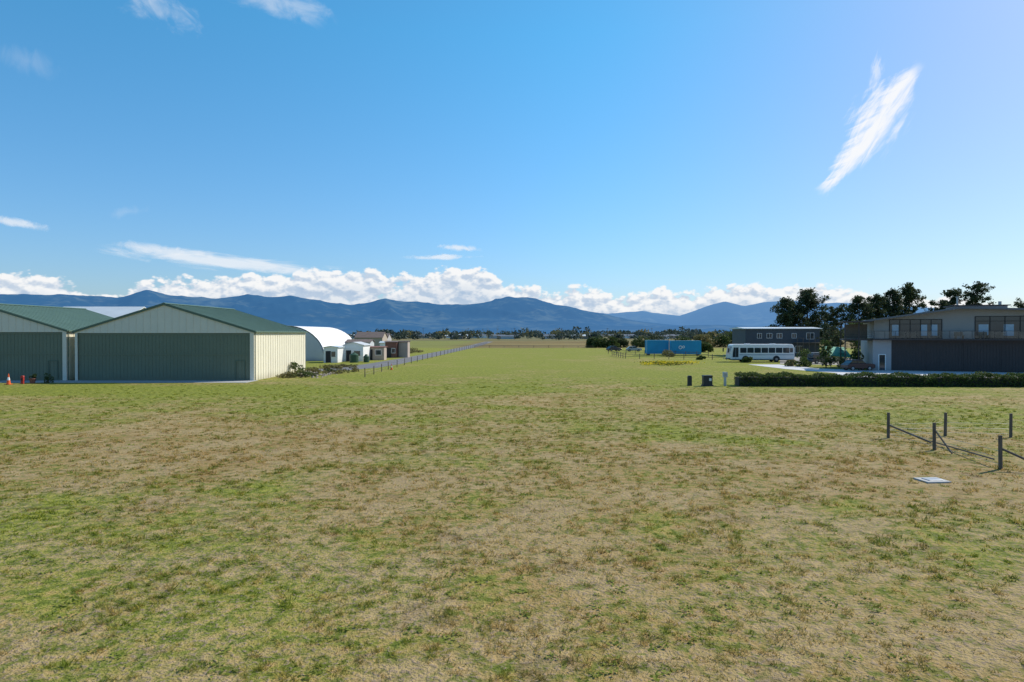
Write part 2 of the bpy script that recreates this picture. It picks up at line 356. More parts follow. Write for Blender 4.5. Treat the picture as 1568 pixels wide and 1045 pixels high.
bark=mat('bark',(.09,.07,.05),.9,.4,2,12,bump=.8,stretch=(4,4,1))
pinel=leafmat('pine_foliage',(.028,.044,.022),(.088,.11,.05),.5,3.)
leafl=leafmat('broadleaf_foliage',(.035,.06,.02),(.11,.15,.04),.6,4.)
hedgel=leafmat('hedge_foliage',(.035,.065,.02),(.11,.15,.035),.9,6.)
tuss=leafmat('tussock_foliage',(.11,.11,.04),(.27,.235,.10),.7,5.)
yflow=leafmat('yellow_flowers',(.55,.42,.02),(.85,.68,.03),.7,5.)
bal=bpy.data.materials.new('clear_glass'); bal.use_nodes=True; nt=bal.node_tree; nt.nodes.clear(); o=nt.nodes.new('ShaderNodeOutputMaterial')
t=nt.nodes.new('ShaderNodeBsdfTransparent'); t.inputs[0].default_value=(.72,.78,.80,1); gl=nt.nodes.new('ShaderNodeBsdfGlossy'); gl.inputs['Roughness'].default_value=.05
gn=MR(nt,NOI(nt,OBJ(nt),.6,2),.3,.7,.05,.11); mx=nt.nodes.new('ShaderNodeMixShader'); nt.links.new(gn,mx.inputs[0]); nt.links.new(t.outputs[0],mx.inputs[1]); nt.links.new(gl.outputs[0],mx.inputs[2]); nt.links.new(mx.outputs[0],o.inputs[0])

# ---------------------------------------------------------------- hangars
def gable_hangar(name,x0,x1,y0,y1,ev,rd,pd=True):
    g=grp(name,(x0,y0,0)); W_=x1-x0; D=y1-y0; mx=W_/2; DH=ev-.2
    sl=lambda x: ev+(rd-ev)*(1-abs(x-mx)/mx)
    w=B('walls',cream,g)
    w.box(W_-.2,W_,.0,D,0,ev-.02); w.box(0,.2,.0,D,0,ev-.02)
    yy=.4
    while yy<D: 
        w.box(W_-.001,W_+.035,yy,yy+.07,.02,ev-.1); w.box(-.035,.001,yy,yy+.07,.02,ev-.1); yy+=.76
    w.prism([(.2,0),(W_-.2,0),(W_-.2,sl(.2)-.1),(mx,rd-.1),(.2,sl(.2)-.1)],D-.2,D)
    w.done()
    gb=B('gable',gable,g)
    gb.prism([(.0,DH),(W_,DH),(W_,ev-.06),(mx,rd-.08),(0,ev-.06)],-.06,-.004)
    xx=.4
    while xx<W_-.2:
        if sl(xx)-.2>DH+.05: gb.box(xx,xx+.05,-.085,-.06,DH+.05,sl(xx)-.2)
        xx+=.76
    gb.box(-.0,.28,-.06,-.004,0,DH); gb.box(W_-.42,W_,-.06,-.004,0,DH); gb.done()
    d=B('door',dgreen,g)
    d.box(.28,W_-.42,.08,.16,.03,DH-.002)
    xx=.5
    while xx<W_-.5: d.box(xx,xx+.06,.06,.08,.05,DH-.1); xx+=.38
    d.box(.3,W_-.44,.02,.045,DH*.54,DH*.54+.12); d.box(.3,W_-.44,.02,.045,.04,.2)
    d.box(.3,W_-.44,.02,.045,DH-.2,DH-.05); d.done()
    if pd:
        q=B('personnel_door_frame',trimg,g); a=W_-2.0
        q.box(a,a+.07,-.01,.02,.05,2.15); q.box(a+.95,a+1.02,-.01,.02,.05,2.15); q.box(a+.07,a+.95,-.01,.02,2.08,2.15); q.done()
    r=B('roof',rgreen,g)
    for s in (0,1):
        e=-.18 if s==0 else W_+.18
        ze=ev-(rd-ev)/mx*.18
        r.prism([(mx,rd-.06),(e,ze-.06),(e,ze+.05),(mx,rd+.05)],-.16,D+.15)
        yy=.2
        while yy<D: r.prism([(mx,rd+.05),(e,ze+.05),(e,ze+.09),(mx,rd+.09)],yy,yy+.06); yy+=.76
    r.prism([(mx-.25,rd+.03),(mx+.25,rd+.03),(mx,rd+.14)],-.18,D+.18)
    r.done()
    t=B('barge_and_gutter',trimg,g)
    for s in (0,1):
        e=-.2 if s==0 else W_+.2; ze=ev-(rd-ev)/mx*.2
        t.prism([(mx,rd-.14),(e,ze-.14),(e,ze+.08),(mx,rd+.1)],-.20,-.163)
    t.box(W_+.18,W_+.3,-.1,D,ev-.15,ev-.02); t.box(-.3,-.18,-.1,D,ev-.15,ev-.02)
    t.cyl((W_+.09,.12,0),(W_+.09,.12,ev-.1),.045); t.done()
    return g
gable_hangar('green_hangar',-46.4,-27.4,72.5,90.5,5.25,8.15)
gable_hangar('green_hangar',-66.0,-47.3,72.5,90.5,5.35,8.2)
g=grp('zinc_roofed_hangar',(-74,106,0))
w=B('walls',greyfab,g); w.box(0,13,0,14,0,6.5); w.done()
r=B('roof',lightroof,g); r.prism([(-.3,6.6),(7,9.3),(14.3,6.6),(14.3,6.75),(7,9.45),(-.3,6.75)],-.2,13.2,'x'); r.done()
B('concrete_apron',concrete).box(-68,-27,69.3,72.62,-.1,.02).done()

g=grp('white_arched_hangar',(-41,124,0))
def arch(rx,rz,n=24): return [(rx*math.cos(math.pi*i/n),rz*math.sin(math.pi*i/n)**.9) for i in range(n+1)]
r=B('roof',whitefab,g); o_=arch(7,6.4); i_=arch(6.85,6.25)
r.sm=True
for i in range(24):
    r.add([(o_[i][0],0,o_[i][1]),(o_[i+1][0],0,o_[i+1][1]),(o_[i+1][0],26,o_[i+1][1]),(o_[i][0],26,o_[i][1])],[(0,1,2,3)])
r.done()
e=B('end_walls',greyfab,g); e.prism(i_,.05,.15); e.prism(i_,25.85,25.95); e.done()
rb=B('arch_ribs',steel,g)
for yy in (0.,26.):
    for i in range(24): rb.cyl((o_[i][0],yy,o_[i][1]),(o_[i+1][0],yy,o_[i+1][1]),.07,seg=5)
rb.done()
d=B('door',white,g); d.box(-3,3,-.03,.05,.05,4.2); 
for xx in (-2,-1,0,1,2): d.box(xx-.03,xx+.03,-.05,-.03,.05,4.2)
d.done()

def shed(name,x,y,w,d,h,wm,rm,rise=.5,rz=0.,door=True,axis='x'):
    g=grp(name,(x,y,0),rz)
    a=B('walls',wm,g); 
    if axis=='x': a.prism([(0,0),(d,0),(d,h),(d/2,h+rise),(0,h)],0,w,'x')
    else: a.prism([(0,0),(w,0),(w,h),(w/2,h+rise),(0,h)],0,d,'y')
    a.done()
    r=B('roof',rm,g); L_,T=(d,w) if axis=='x' else (w,d); k=rise/(L_/2)
    for s in (0,1):
        e=-.25 if s==0 else L_+.25; ze=h-.25*k
        r.prism([(L_/2,h+rise+.01),(e,ze+.01),(e,ze+.09),(L_/2,h+rise+.09)],-.2,T+.2,axis)
    r.done()
    if door:
        q=B('door',dark,g); q.box(w*.15,w*.15+.9,-.04,-.005,.02,2.); q.done()
        q=B('window',glass,g); q.box(w*.55,w*.55+min(1.2,w*.3),-.04,-.005,1.,1.9); q.done()
        q=B('window_frame',white,g); a0=w*.55-.06; a1=w*.55+min(1.2,w*.3)+.06
        q.box(a0,a1,-.06,-.006,.92,.999); q.box(a0,a1,-.06,-.006,1.901,1.98); q.box(a0,a0+.059,-.06,-.006,1.,1.9); q.box(a1-.059,a1,-.06,-.006,1.,1.9); q.done()
    return g
shed('white_shed',-32.3,117,2.4,4,2.6,white,lightroof,.2,axis='y')
shed('white_workshop',-30.2,122,3.6,6,2.9,white,greyfab,.5,axis='y')
shed('faded_container',-27.6,128,3.6,2.6,2.4,pink,rust,.12)
shed('grey_shed',-34.5,142,5,4,3.2,greyfab,brownroof,.5)
shed('brown_shed',-26.2,141,2.4,3.5,3.2,brick,brownroof,.2)
shed('beige_shed',-23.6,142,1.9,3.0,3.3,pink,brownroof,.1,door=False)
shed('white_garden_shed',-31,160,2.6,3,2.8,white,lightroof,.3)
shed('brown_house',-46,200,8,8,3.8,pink,brownroof,1.6)
shed('grey_house',-50,230,8,8,3.4,palegrey,brownroof,1.6)
def tank(x,y,r_,h_):
    t=B('water_tank',darkgreen,None,(x,y,0)); t.cyl((0,0,0),(0,0,h_),r_,r_,20); t.cyl((0,0,h_),(0,0,h_+.3),r_,.2,20); t.cyl((0,0,h_+.3),(0,0,h_+.4),.22,.2,12)
    for zz in np.arange(.25,h_,.3): t.cyl((0,0,zz-.03),(0,0,zz+.03),r_+.03,r_+.03,20)
    t.done()
tank(-27.2,117.5,.75,1.35); tank(-25.3,118.5,.5,1.0)

# ---------------------------------------------------------------- road and fence
def ribbon(name,pts,ws,m,z=.012):
    bb=B(name,m); n=len(pts); L_=[];R_=[]
    for i,p in enumerate(pts):
        a=Vector(pts[max(i-1,0)]); c_=Vector(pts[min(i+1,n-1)]); d=(c_-a).normalized(); q=Vector((-d.y,d.x)); 
        L_.append(Vector(p)+q*ws[i]/2); R_.append(Vector(p)-q*ws[i]/2)
    vs=[(v.x,v.y,z) for v in L_]+[(v.x,v.y,z) for v in R_]
    bb.add(vs,[(i,i+1,i+1+n,i+n) for i in range(n-1)]); return bb.done()
ribbon('road',[(-27,93.0),(-24.5,95),(-22.6,100),(-21,112),(-19.6,140),(-18.2,180),(-16,240),(-15,300),(-14,420)],[6,6,6,5.5,5,5,5,5,5],asphalt)
def fence(name,pts,h=1.15,r=.06,sp=None,wires=(.35,.65,.95),rail=False,m=None):
    bb=B(name,[m or wood,steel])
    P_=[]
    for i in range(len(pts)-1):
        a=Vector(pts[i]); b_=Vector(pts[i+1]); n=max(1,round((b_-a).length/(sp or 5)))
        for k_ in range(n): P_.append(a.lerp(b_,k_/n))
    P_.append(Vector(pts[-1]))
    for p in P_:
        hh=h*random.uniform(.93,1.07); bb.cyl((p.x,p.y,-.1),(p.x+random.uniform(-.04,.04),p.y+random.uniform(-.04,.04),hh),r,r*.92,7)
    for i in range(len(P_)-1):
        a,b_=P_[i],P_[i+1]
        for wz in wires:
            if rail: bb.cyl((a.x,a.y-.07,wz),(b_.x,b_.y-.07,wz),.045,seg=4)
            else:
                bb.cur=1; bb.cyl((a.x,a.y,wz),(b_.x,b_.y,wz),.009,seg=3); bb.cur=0
    return bb.done()
fence('roadside_fence',[(-16.8,78),(-17.2,95),(-16.4,140),(-15.3,180),(-13.4,240),(-12,330)],1.1,.055,6.5)
fence('field_fence',[(-13,238),(28,236)],.9,.06,5.,(.4,.75),True)
fence('paddock_fence',[(22.3,152),(22.6,136),(33,131),(43,128)],1.05,.07,2.6,(.45,.9),True)
fence('yard_fence',[(24,170),(33,158),(42,146)],1.1,.07,3,(.45,.9),True)

f=B('corner_fence',[wood,steel])
def post(x,y,h,r=.07): f.cyl((x,y,-.1),(x+random.uniform(-.02,.02),y,h),r,r*.95,10); 
for x_,y_,h_ in [(18.0,32.6,1.22),(18.1,29.2,1.18),(18.0,25.1,1.25),(21.1,33.2,1.15),(24.0,32.8,1.15),(27.5,32.6,1.15),(21.6,25.2,1.2)]: post(x_,y_,h_,.07)
f.cyl((18.0,32.5,.62),(19.0,30.9,.06),.045,seg=7)
f.cyl((18.1,29.2,.9),(18.15,28.1,.05),.035,seg=6)
f.cyl((18.05,25.1,.75),(19.3,24.2,.05),.045,seg=7)
f.cyl((19.1,31.0,.09),(18.1,25.6,.28),.035,seg=6)
f.cur=1
for z_ in (.18,.42,.66): 
    f.cyl((18.0,32.6,z_),(18.1,29.2,z_),.006,seg=3); f.cyl((18.1,29.2,z_),(18.0,25.1,z_),.006,seg=3)
    f.cyl((18.0,32.6,z_),(21.1,33.2,z_),.006,seg=3); f.cyl((21.1,33.2,z_),(24,32.8,z_),.006,seg=3)
f.done()
s=B('drain_cover',[concrete,steel],None,(14.25,23.1,0),.1); s.box(-.42,.42,-.36,.36,-.05,.05); s.cur=1; s.box(-.25,.25,-.2,.2,.05,.07); s.done(.01)

s=B('utility_pillar',boxdark,None,(17.0,65.3,0)); s.prism([(-.19,0),(.19,0),(.19,.85),(.14,.97),(-.14,.97),(-.19,.85)],-.15,.15); s.box(-.21,.21,-.17,.17,0,.12); s.done(.015)
s=B('electrical_cabinet',[boxdark,white],None,(18.6,65,0)); s.box(-.5,.5,-.35,.35,0,.12); s.box(-.42,.42,-.3,.3,.12,.92); s.prism([(-.46,.92),(.46,.92),(.40,1.02),(-.40,1.02)],-.34,.34); s.box(-.01,.01,-.32,-.3,.15,.9); s.cur=1; s.box(.1,.32,-.32,-.302,.5,.75); s.done()
s=B('meter_post',[greyfab,steel],None,(20.3,65,0)); s.box(-.1,.1,-.09,.09,0,.85); s.box(-.2,.2,-.14,.12,.85,1.25); s.prism([(-.23,1.25),(.23,1.25),(.15,1.33),(-.15,1.33)],-.17,.15); s.cur=1; s.box(-.12,.12,-.16,-.14,.93,1.17); s.done()

def cone(x,y,h=.9):
    c_=B('traffic_cone',[orange,white],None,(x,y,.02)); s_=h/.9
    c_.box(-.22*s_,.22*s_,-.22*s_,.22*s_,0,.04); c_.cyl((0,0,.04),(0,0,.35*s_),.16*s_,.115*s_,14,False); c_.cur=1; c_.cyl((0,0,.35*s_),(0,0,.6*s_),.115*s_,.075*s_,14,False); c_.cur=0; c_.cyl((0,0,.6*s_),(0,0,h),.075*s_,.03*s_,14); c_.done()
cone(-49.3,66.8,1.05); cone(-16.6,94,.8)
def shrub(name,x,y,rx,ry,h,m,n=900,size=.15,seed=0,z0=0.,stem=True):
    g=grp(name,(x,y,z0))
    nc=max(5,int(8*max(rx,ry))); cs=np.stack([rng.uniform(-1,1,nc)*rx*.7,rng.uniform(-1,1,nc)*ry*.7,rng.uniform(.2,.85,nc)*h],1)
    rr=np.sqrt((cs[:,0]/rx)**2+(cs[:,1]/ry)**2); cs[:,2]*=(1.1-.5*rr)
    idx=rng.integers(0,nc,n); d_=rng.normal(size=(n,3)); d_/=np.linalg.norm(d_,axis=1)[:,None]; d_*=rng.uniform(.5,1.,(n,1))**.5
    P_=cs[idx]+d_*np.array([min(rx,ry)*.45,min(rx,ry)*.45,h*.28]); P_[:,2]=np.clip(P_[:,2],.02,None)
    fast('foliage',leafquads(P_,rng.uniform(.6,1.4,n)*size),4,m,g)
    b_=B('stems',bark,g)
    for i in range(min(nc,7)): b_.cyl((0,0,0),tuple(cs[i]),.03*max(h,.6),.01,5)
    b_.done(); return g
s=B('flower_pot',[rust],None,(-48.0,68.3,.02)); s.cyl((0,0,0),(0,0,.45),.2,.3,14); s.cyl((0,0,.42),(0,0,.5),.33,.33,14); s.done()
shrub('potted_plant',-48.0,68.3,.4,.4,.7,hedgel,400,.1,z0=.45)
shrub('potted_plant',-46.9,69.0,.4,.4,1.3,hedgel,500,.1)
redp=mat('dark_red_paint',(.35,.03,.025),.5,.1)
s=B('fire_extinguisher_box',[redp,dark],None,(-48.5,67.6,.02)); s.box(-.12,.12,-.1,.1,.0,.7); s.prism([(-.15,.7),(.15,.7),(.08,.8),(-.08,.8)],-.12,.12); s.cur=1; s.box(-.08,.08,-.12,-.1,.3,.55); s.done()

# weeds + rubble bank beside hangar
for i in range(34):
    tt=i/33; x_=-26.6+7.0*random.random()*(.35+tt); y_=76+30*tt+random.uniform(-1.5,1.5)
    if x_>-24 and y_>90: continue
    shrub('weed_clump',x_,y_,random.uniform(.7,1.5),random.uniform(.7,1.3),random.uniform(.3,1.0),random.choice([tuss,tuss,tuss,leafl]),260,.17)
shrub('flax_bush',-26.6,84,.8,.8,1.6,leafl,600,.16)
rk=B('rubble_pile',[mat('rubble_stone',(.30,.26,.21),.9,.3,2,10,bump=.5)])
for i in range(90):
    x_=random.gauss(-24.4,1.5); y_=random.gauss(82,2.6); z_=max(0,.45-.18*abs(x_+24.4))*random.random(); r_=random.uniform(.1,.32)
    v_=[Vector(q)*r_*random.uniform(.7,1.3)+Vector((x_,y_,z_)) for q in ((1,0,0),(0,1,0),(-1,0,0),(0,-1,0),(0,0,.8),(0,0,-.6))]
    rk.add(v_,[(0,1,4),(1,2,4),(2,3,4),(3,0,4),(1,0,5),(2,1,5),(3,2,5),(0,3,5)])
rk.done()

# ---------------------------------------------------------------- bus
g=grp('white_bus',(38.2,119.5,0))
L_=11.3; Hb=3.15
def rr(x0,x1,z0,z1,r,n=5):
    p=[]
    for (cx_,cz_,a_) in ((x1-r,z0+r,-90),(x1-r,z1-r,0),(x0+r,z1-r,90),(x0+r,z0+r,180)):
        for i in range(n+1):
            t_=math.radians(a_+90*i/n); p.append((cx_+r*math.cos(t_),cz_+r*math.sin(t_)))
    return p
b_=B('body',white,g)
prof=[(.12,.42),(L_-.1,.42),(L_,.7),(L_,2.5),(L_-.25,3.0),(L_-.5,3.12),(.7,3.12),(.4,3.0),(.08,1.7),(0,1.2),(0,.6)]
b_.prism(prof,0,2.5); b_.done(.09,3)
w=B('windows',glass,g)
xs=[1.75,3.0,4.25,5.5,6.75,8.0,9.25]
for x_ in xs:
    w.prism(rr(x_,x_+1.12,1.62,2.5,.1),-.02,-.004); w.prism(rr(x_,x_+1.12,1.62,2.5,.1),2.504,2.52)
w.prism(rr(10.45,11.0,1.7,2.45,.08),-.02,-.004)
w.prism([(.42,.85),(1.45,.85),(1.45,2.55),(.62,2.55),(.46,1.7)],-.02,-.004)
w.add([(-.02,.2,1.3),(-.02,2.3,1.3),(.27,2.3,2.75),(.27,.2,2.75)],[(0,1,2,3)])
w.add([(L_+.01,.4,1.6),(L_+.01,2.1,1.6),(L_+.01,2.1,2.4),(L_+.01,.4,2.4)],[(0,1,2,3)]); w.done()
st=B('stripe',mat('grey_blue_stripe',(.30,.38,.45),.4,.05),g); st.box(1.6,L_-.15,-.012,-.003,1.2,1.34); st.box(.2,L_-.2,-.012,-.003,.5,.58); st.box(.94,.98,-.03,-.021,.6,2.5); st.done()
for nm,x_ in (('front_wheel',2.7),('rear_wheel',8.1)):
    wl=B(nm,[dark,steel],g)
    for y_ in (-.03,2.23):
        wl.cur=0; wl.cyl((x_,y_,.48),(x_,y_+.3,.48),.48,seg=22); wl.cur=1; wl.cyl((x_,y_-.03,.48),(x_,y_+.33,.48),.22,seg=14)
    wl.done()
wa=B('wheel_arches',dark,g)
for x_ in (2.7,8.1):
    pts_=[(x_+.64*math.cos(math.pi*i/12),.48+.64*math.sin(math.pi*i/12)) for i in range(13)]
    wa.prism(pts_+[(x_-.64,.40),(x_+.64,.40)],-.008,-.002)
wa.box(.6,L_-.3,.3,2.2,.28,.42); wa.done()
mi=B('mirrors',dark,g); mi.cyl((.2,-.02,2.5),(-.35,-.3,2.4),.025); mi.box(-.45,-.28,-.38,-.2,1.75,2.4); mi.cyl((.2,2.52,2.5),(-.35,2.8,2.4),.025); mi.box(-.45,-.28,2.7,2.88,1.75,2.4)
mi.box(-.12,.1,.1,2.4,.42,.62); mi.done()
ro=B('roof_hatches',greyfab,g); ro.box(3,3.8,.8,1.7,3.12,3.24); ro.box(7.5,8.3,.8,1.7,3.12,3.24); ro.done(.03)
bb=B('bull_bar',steel,g); bb.cyl((-.5,.3,.5),(-.5,.3,1.2),.04); bb.cyl((-.5,2.2,.5),(-.5,2.2,1.2),.04); bb.cyl((-.5,.3,1.2),(-.5,2.2,1.2),.04); bb.cyl((-.5,.3,.5),(.2,.3,.5),.04); bb.cyl((-.5,2.2,.5),(.2,2.2,.5),.04); bb.done()

def car(name,x,y,rz,col,L_=4.2,H_=1.45,van=False):
    m=mat(name+'_paint',col,.3,.05,1,5,spec=.6); g=grp(name,(x,y,0),rz); s=L_/4.2
    b_=B('body',m,g)
    b_.prism([(0,.35),(.15,.3),(4.05*s,.3),(4.2*s,.4),(4.2*s,.8),(3.9*s,.92),(2.9*s,.97),(.3,.95),(.02,.75)],0,1.7); b_.done(.06,3)
    c_=B('cabin',glass,g)
    top_=H_-.06
    pr=[(.35*s,.95),(2.95*s,.96),(2.35*s,top_),(.85*s,top_)] if not van else [(.1*s,.95),(3.2*s,.96),(2.7*s,top_),(.2*s,top_)]
    c_.prism(pr,.12,1.58); c_.done(.05,2)
    r_=B('roof',m,g); a_,e_=pr[3][0],pr[2][0]; r_.box(a_,e_,.13,1.57,top_+.002,H_)
    mid=(a_+e_)/2
    for y_ in (.095,1.58): r_.box(mid-.05,mid+.05,y_,y_+.025,.96,top_)
    r_.done(.02,2)
    w_=B('wheels',[dark,steel],g)
    for x_ in (.8*s,3.3*s):
        for y_ in (-.02,1.52):
            w_.cur=0; w_.cyl((x_,y_,.32),(x_,y_+.2,.32),.32,seg=18); w_.cur=1; w_.cyl((x_,y_-.01,.32),(x_,y_+.21,.32),.18,seg=12)
    w_.done()
    l_=B('lights',white,g); l_.box(4.19*s,4.22*s,.15,.45,.6,.75); l_.box(4.19*s,4.22*s,1.25,1.55,.6,.75); l_.done()
    return g
car('red_car',45.0,91.5,.1,(.08,.025,.02),4.0)
car('dark_car',49.3,112,.2,(.03,.035,.045),4.3,1.6,True)
car('silver_car',32,190,0.,(.35,.37,.4)); car('white_van',37.5,186,.1,(.6,.6,.6),4.8,1.9,True)
car('dark_car',27.3,192,.4,(.04,.04,.05))
car('silver_car',53.4,121,.3,(.3,.32,.33),4.4,1.6,True)

def container(x,y,L_,rz,h=3.1,logo=True):
    g=grp('blue_shipping_container',(x,y,.35),rz); b_=B('body',blue,g); b_.box(.08,L_-.08,.06,2.38,.12,h-.1)
    xx=.25
    while xx<L_-.3:
        for y_ in (.02,2.38): b_.box(xx,xx+.14,y_,y_+.04,.2,h-.2)
        xx+=.28
    b_.done()
    f_=B('frame',mat('container_frame',(.02,.30,.50),.45,.1),g)
    for x_ in (0,L_-.12):
        for y_ in (0,2.32): f_.box(x_,x_+.12,y_,y_+.12,.12,h-.12)
    for y_ in (-.005,2.325): f_.box(0,L_,y_,y_+.12,0,.118); f_.box(0,L_,y_,y_+.12,h-.118,h)
    f_.done(); 
    r_=B('roof',bluelt,g); r_.box(.02,L_-.02,.12,2.3,h-.099,h+.03); r_.done()
    k_=B('skids',dark,g)
    for x_ in (.3,L_-.7): k_.box(x_,x_+.4,.2,2.2,-.35,-.002)
    k_.done()
    if logo:
        q=B('logo',white,g)
        def ring(cx,cz,ro_,ri_):
            n=20
            vs=[(cx+ro_*math.cos(2*math.pi*i/n),-.012,cz+ro_*math.sin(2*math.pi*i/n)) for i in range(n)]+[(cx+ri_*math.cos(2*math.pi*i/n),-.012,cz+ri_*math.sin(2*math.pi*i/n)) for i in range(n)]
            q.add(vs,[(i,(i+1)%n,(i+1)%n+n,i+n) for i in range(n)])
        ring(L_*.3,1.5,.42,.25); ring(L_*.3+.7,1.6,.3,.15); q.done()
container(30.9,156,5.0,.02,3.1,False); container(36.1,154.5,6.7,-.03,3.0,True)

g=grp('slate_house',(51.3,150,0)); Wd=16.3
w=B('walls',slate,g); w.box(0,Wd,0,9,0,6.0)
zz=.2
while zz<5.9: w.box(-.03,Wd+.03,-.03,-.001,zz,zz+.03); zz+=.25
w.done()
r=B('roof',lightroof,g); r.prism([(-.5,6.0),(9.5,6.0),(9.5,6.2),(4.5,6.45),(-.5,6.12)],-.5,Wd+.5,'x'); r.done()
w=B('windows',glass,g); fr=B('window_frames',white,g)
for x_,z_,ww,hh_ in ((2.6,4.0,.9,1.0),(4.7,4.0,1.1,1.0),(6.9,4.0,1.1,1.0),(10.2,4.0,.9,1.0),(13.4,3.8,1.6,1.3),(2.2,1,1.4,1.1),(6.3,.1,2.2,2.1),(11,.8,1.6,1.4)):
    w.box(x_,x_+ww,-.06,-.035,z_,z_+hh_)
    fr.box(x_-.06,x_,-.09,-.034,z_-.06,z_+hh_+.06); fr.box(x_+ww,x_+ww+.06,-.09,-.034,z_-.06,z_+hh_+.06); fr.box(x_,x_+ww,-.09,-.034,z_+hh_,z_+hh_+.06); fr.box(x_,x_+ww,-.09,-.034,z_-.06,z_); fr.box(x_+ww/2-.02,x_+ww/2+.02,-.085,-.061,z_,z_+hh_)
w.done(); fr.done()
d=B('balcony',wood,g); d.box(10.5,Wd+1.2,-1.8,-.1,2.9,3.05)
for x_ in np.arange(10.6,Wd+1.2,1.3): d.box(x_,x_+.08,-1.8,-1.72,3.05,3.95); d.box(x_,x_+.1,-1.79,-1.69,0,2.9)
d.box(10.5,Wd+1.2,-1.82,-1.7,3.95,4.02); d.done()

# right modern house
ang_=math.atan2(-6,16.1)
g=grp('modern_hangar_house',(49.2,93,0),ang_); FL=4.3; WL=34; D=13
apx=10.2
def rz_(x): return 6.95+(8.45-6.95)*x/apx if x<apx else 8.45-.035*(x-apx)
w=B('lower_walls',palegrey,g); w.box(0,2.2,0,D,0,FL-.2); w.box(2.2,WL,4,D,0,FL-.2); w.box(31.5,WL,0,4,0,FL-.2); w.done()
w=B('hangar_door',charcoal,g); w.box(2.2,31.5,.12,.22,.03,3.75); w.box(2.2,31.5,.0,.3,3.752,FL-.202)
xx=2.3
while xx<31.4: w.box(xx,xx+.05,.08,.12,.05,3.73); xx+=.35
for xx in np.arange(2.2,31.4,4.2): w.box(xx,xx+.14,.05,.08,.03,3.75)
w.done()
d=B('door',glass,g); d.box(.75,1.45,-.03,-.004,.05,2.1); d.done()
d=B('door_frame',white,g); d.box(.65,.75,-.05,-.003,.02,2.2); d.box(1.45,1.55,-.05,-.003,.02,2.2); d.box(.75,1.45,-.05,-.003,2.1,2.2); d.done()
up=B('upper_walls',upgrey,g); SB=1.6
up.prism([(0.3,FL),(WL,FL),(WL,rz_(WL)-.15),(apx,rz_(apx)-.15),(.3,rz_(.3)-.15)],SB,D); up.done()
wn=B('windows',glass,g); wf=B('window_frames',dark,g)
for a0_,a1_,z0_,z1_,nn in ((2.2,8.4,FL+.1,6.85,5),(12.2,20.5,FL+.1,7.2,5),(22.5,30.5,FL+.1,7.2,4)):
    wn.box(a0_,a1_,SB-.03,SB-.004,z0_,z1_)
    for i in range(nn+1):
        x_=a0_+(a1_-a0_)*i/nn; wf.box(x_-.05,x_+.05,SB-.07,SB-.031,z0_-.06,z1_+.06)
    wf.box(a0_-.05,a1_+.05,SB-.09,SB-.071,z1_,z1_+.08); wf.box(a0_-.05,a1_+.05,SB-.09,SB-.071,z0_-.08,z0_)
    if z1_-z0_>1: wf.box(a0_-.05,a1_+.05,SB-.09,SB-.071,z1_-.6,z1_-.54)
wn.done(); wf.done()
cu=B('curtains',mat('blue_white_blind',(.42,.52,.62),.8,.1),g)
for x_,w__ in ((2.5,.8),(5.9,.8),(7.1,.8),(12.6,1.1),(15.4,1.1),(18.4,1.1)): cu.box(x_,x_+w__,SB-.034,SB-.031,FL+.4,6.2)
cu.done()
r=B('roof',mat('grey_roof_steel',(.26,.27,.29),.5,.08),g)
r.prism([(-.9,rz_(-.9)),(apx,rz_(apx)),(WL+.8,rz_(WL+.8)),(WL+.8,rz_(WL+.8)-.14),(apx,rz_(apx)-.14),(-.9,rz_(-.9)-.14)],-.25,D+.6); r.done()
fa=B('fascia',mat('grey_fascia',(.13,.135,.15),.5,.08),g); fa.prism([(-.92,rz_(-.92)+.02),(apx,rz_(apx)+.02),(WL+.8,rz_(WL+.8)+.02),(WL+.8,rz_(WL+.8)-.2),(apx,rz_(apx)-.2),(-.92,rz_(-.92)-.2)],-.29,-.252); fa.done()
cl=B('clerestory',[upgrey,charcoal],g); cl.box(apx,apx+6.0,3,8,8.0,8.7); cl.cur=1; cl.box(apx-.3,apx+6.3,2.7,8.3,8.702,8.82); cl.done()
ch=B('flues',steel,g); ch.cyl((apx+.4,3.5,8.82),(apx+.4,3.5,9.9),.12); ch.cyl((apx+.4,3.5,9.9),(apx+.4,3.5,10.0),.2); ch.cyl((apx+5.4,4,8.7),(apx+5.4,4,9.3),.2); ch.done()
ba=B('balcony',charcoal,g); ba.box(-.1,WL,-1.0,SB,FL-.2,FL)
for x_ in np.arange(0,WL,1.25): ba.box(x_,x_+.04,-.97,-.92,FL,FL+1.)
ba.box(-.1,WL,-.99,-.9,FL+1.,FL+1.05); ba.done()
gp=B('glass_railing',bal,g)
for x_ in np.arange(0,WL-1.2,1.25): gp.add([(x_+.05,-.945,FL+.06),(x_+1.24,-.945,FL+.06),(x_+1.24,-.945,FL+.97),(x_+.05,-.945,FL+.97)],[(0,1,2,3)])
gp.done()
dk=B('side_deck',[charcoal,wood,palegrey],g)
dk.box(-3.6,-.11,0,6,FL-.25,FL-.05); dk.box(-3.8,-.2,-.3,6.3,6.55,6.72)
for x_,y_ in ((-3.5,.05),(-3.5,5.9),(-1.8,.05)): dk.box(x_,x_+.14,y_,y_+.14,0,6.55)
for z_ in (.3,.55,.8,1.05): dk.box(-3.6,-.11,.02,.05,FL+z_-.04,FL+z_)
for i in range(16):
    dk.box(-3.5-.0,-2.4,6.2+.0+i*.27,6.5+i*.27,FL-.25-i*.26,FL-.2-i*.26)
dk.cur=1; dk.box(-3.3,-.4,2.5,2.7,FL-.02,FL+2.0); dk.done()
of=B('outdoor_furniture',[wood,dark],g)
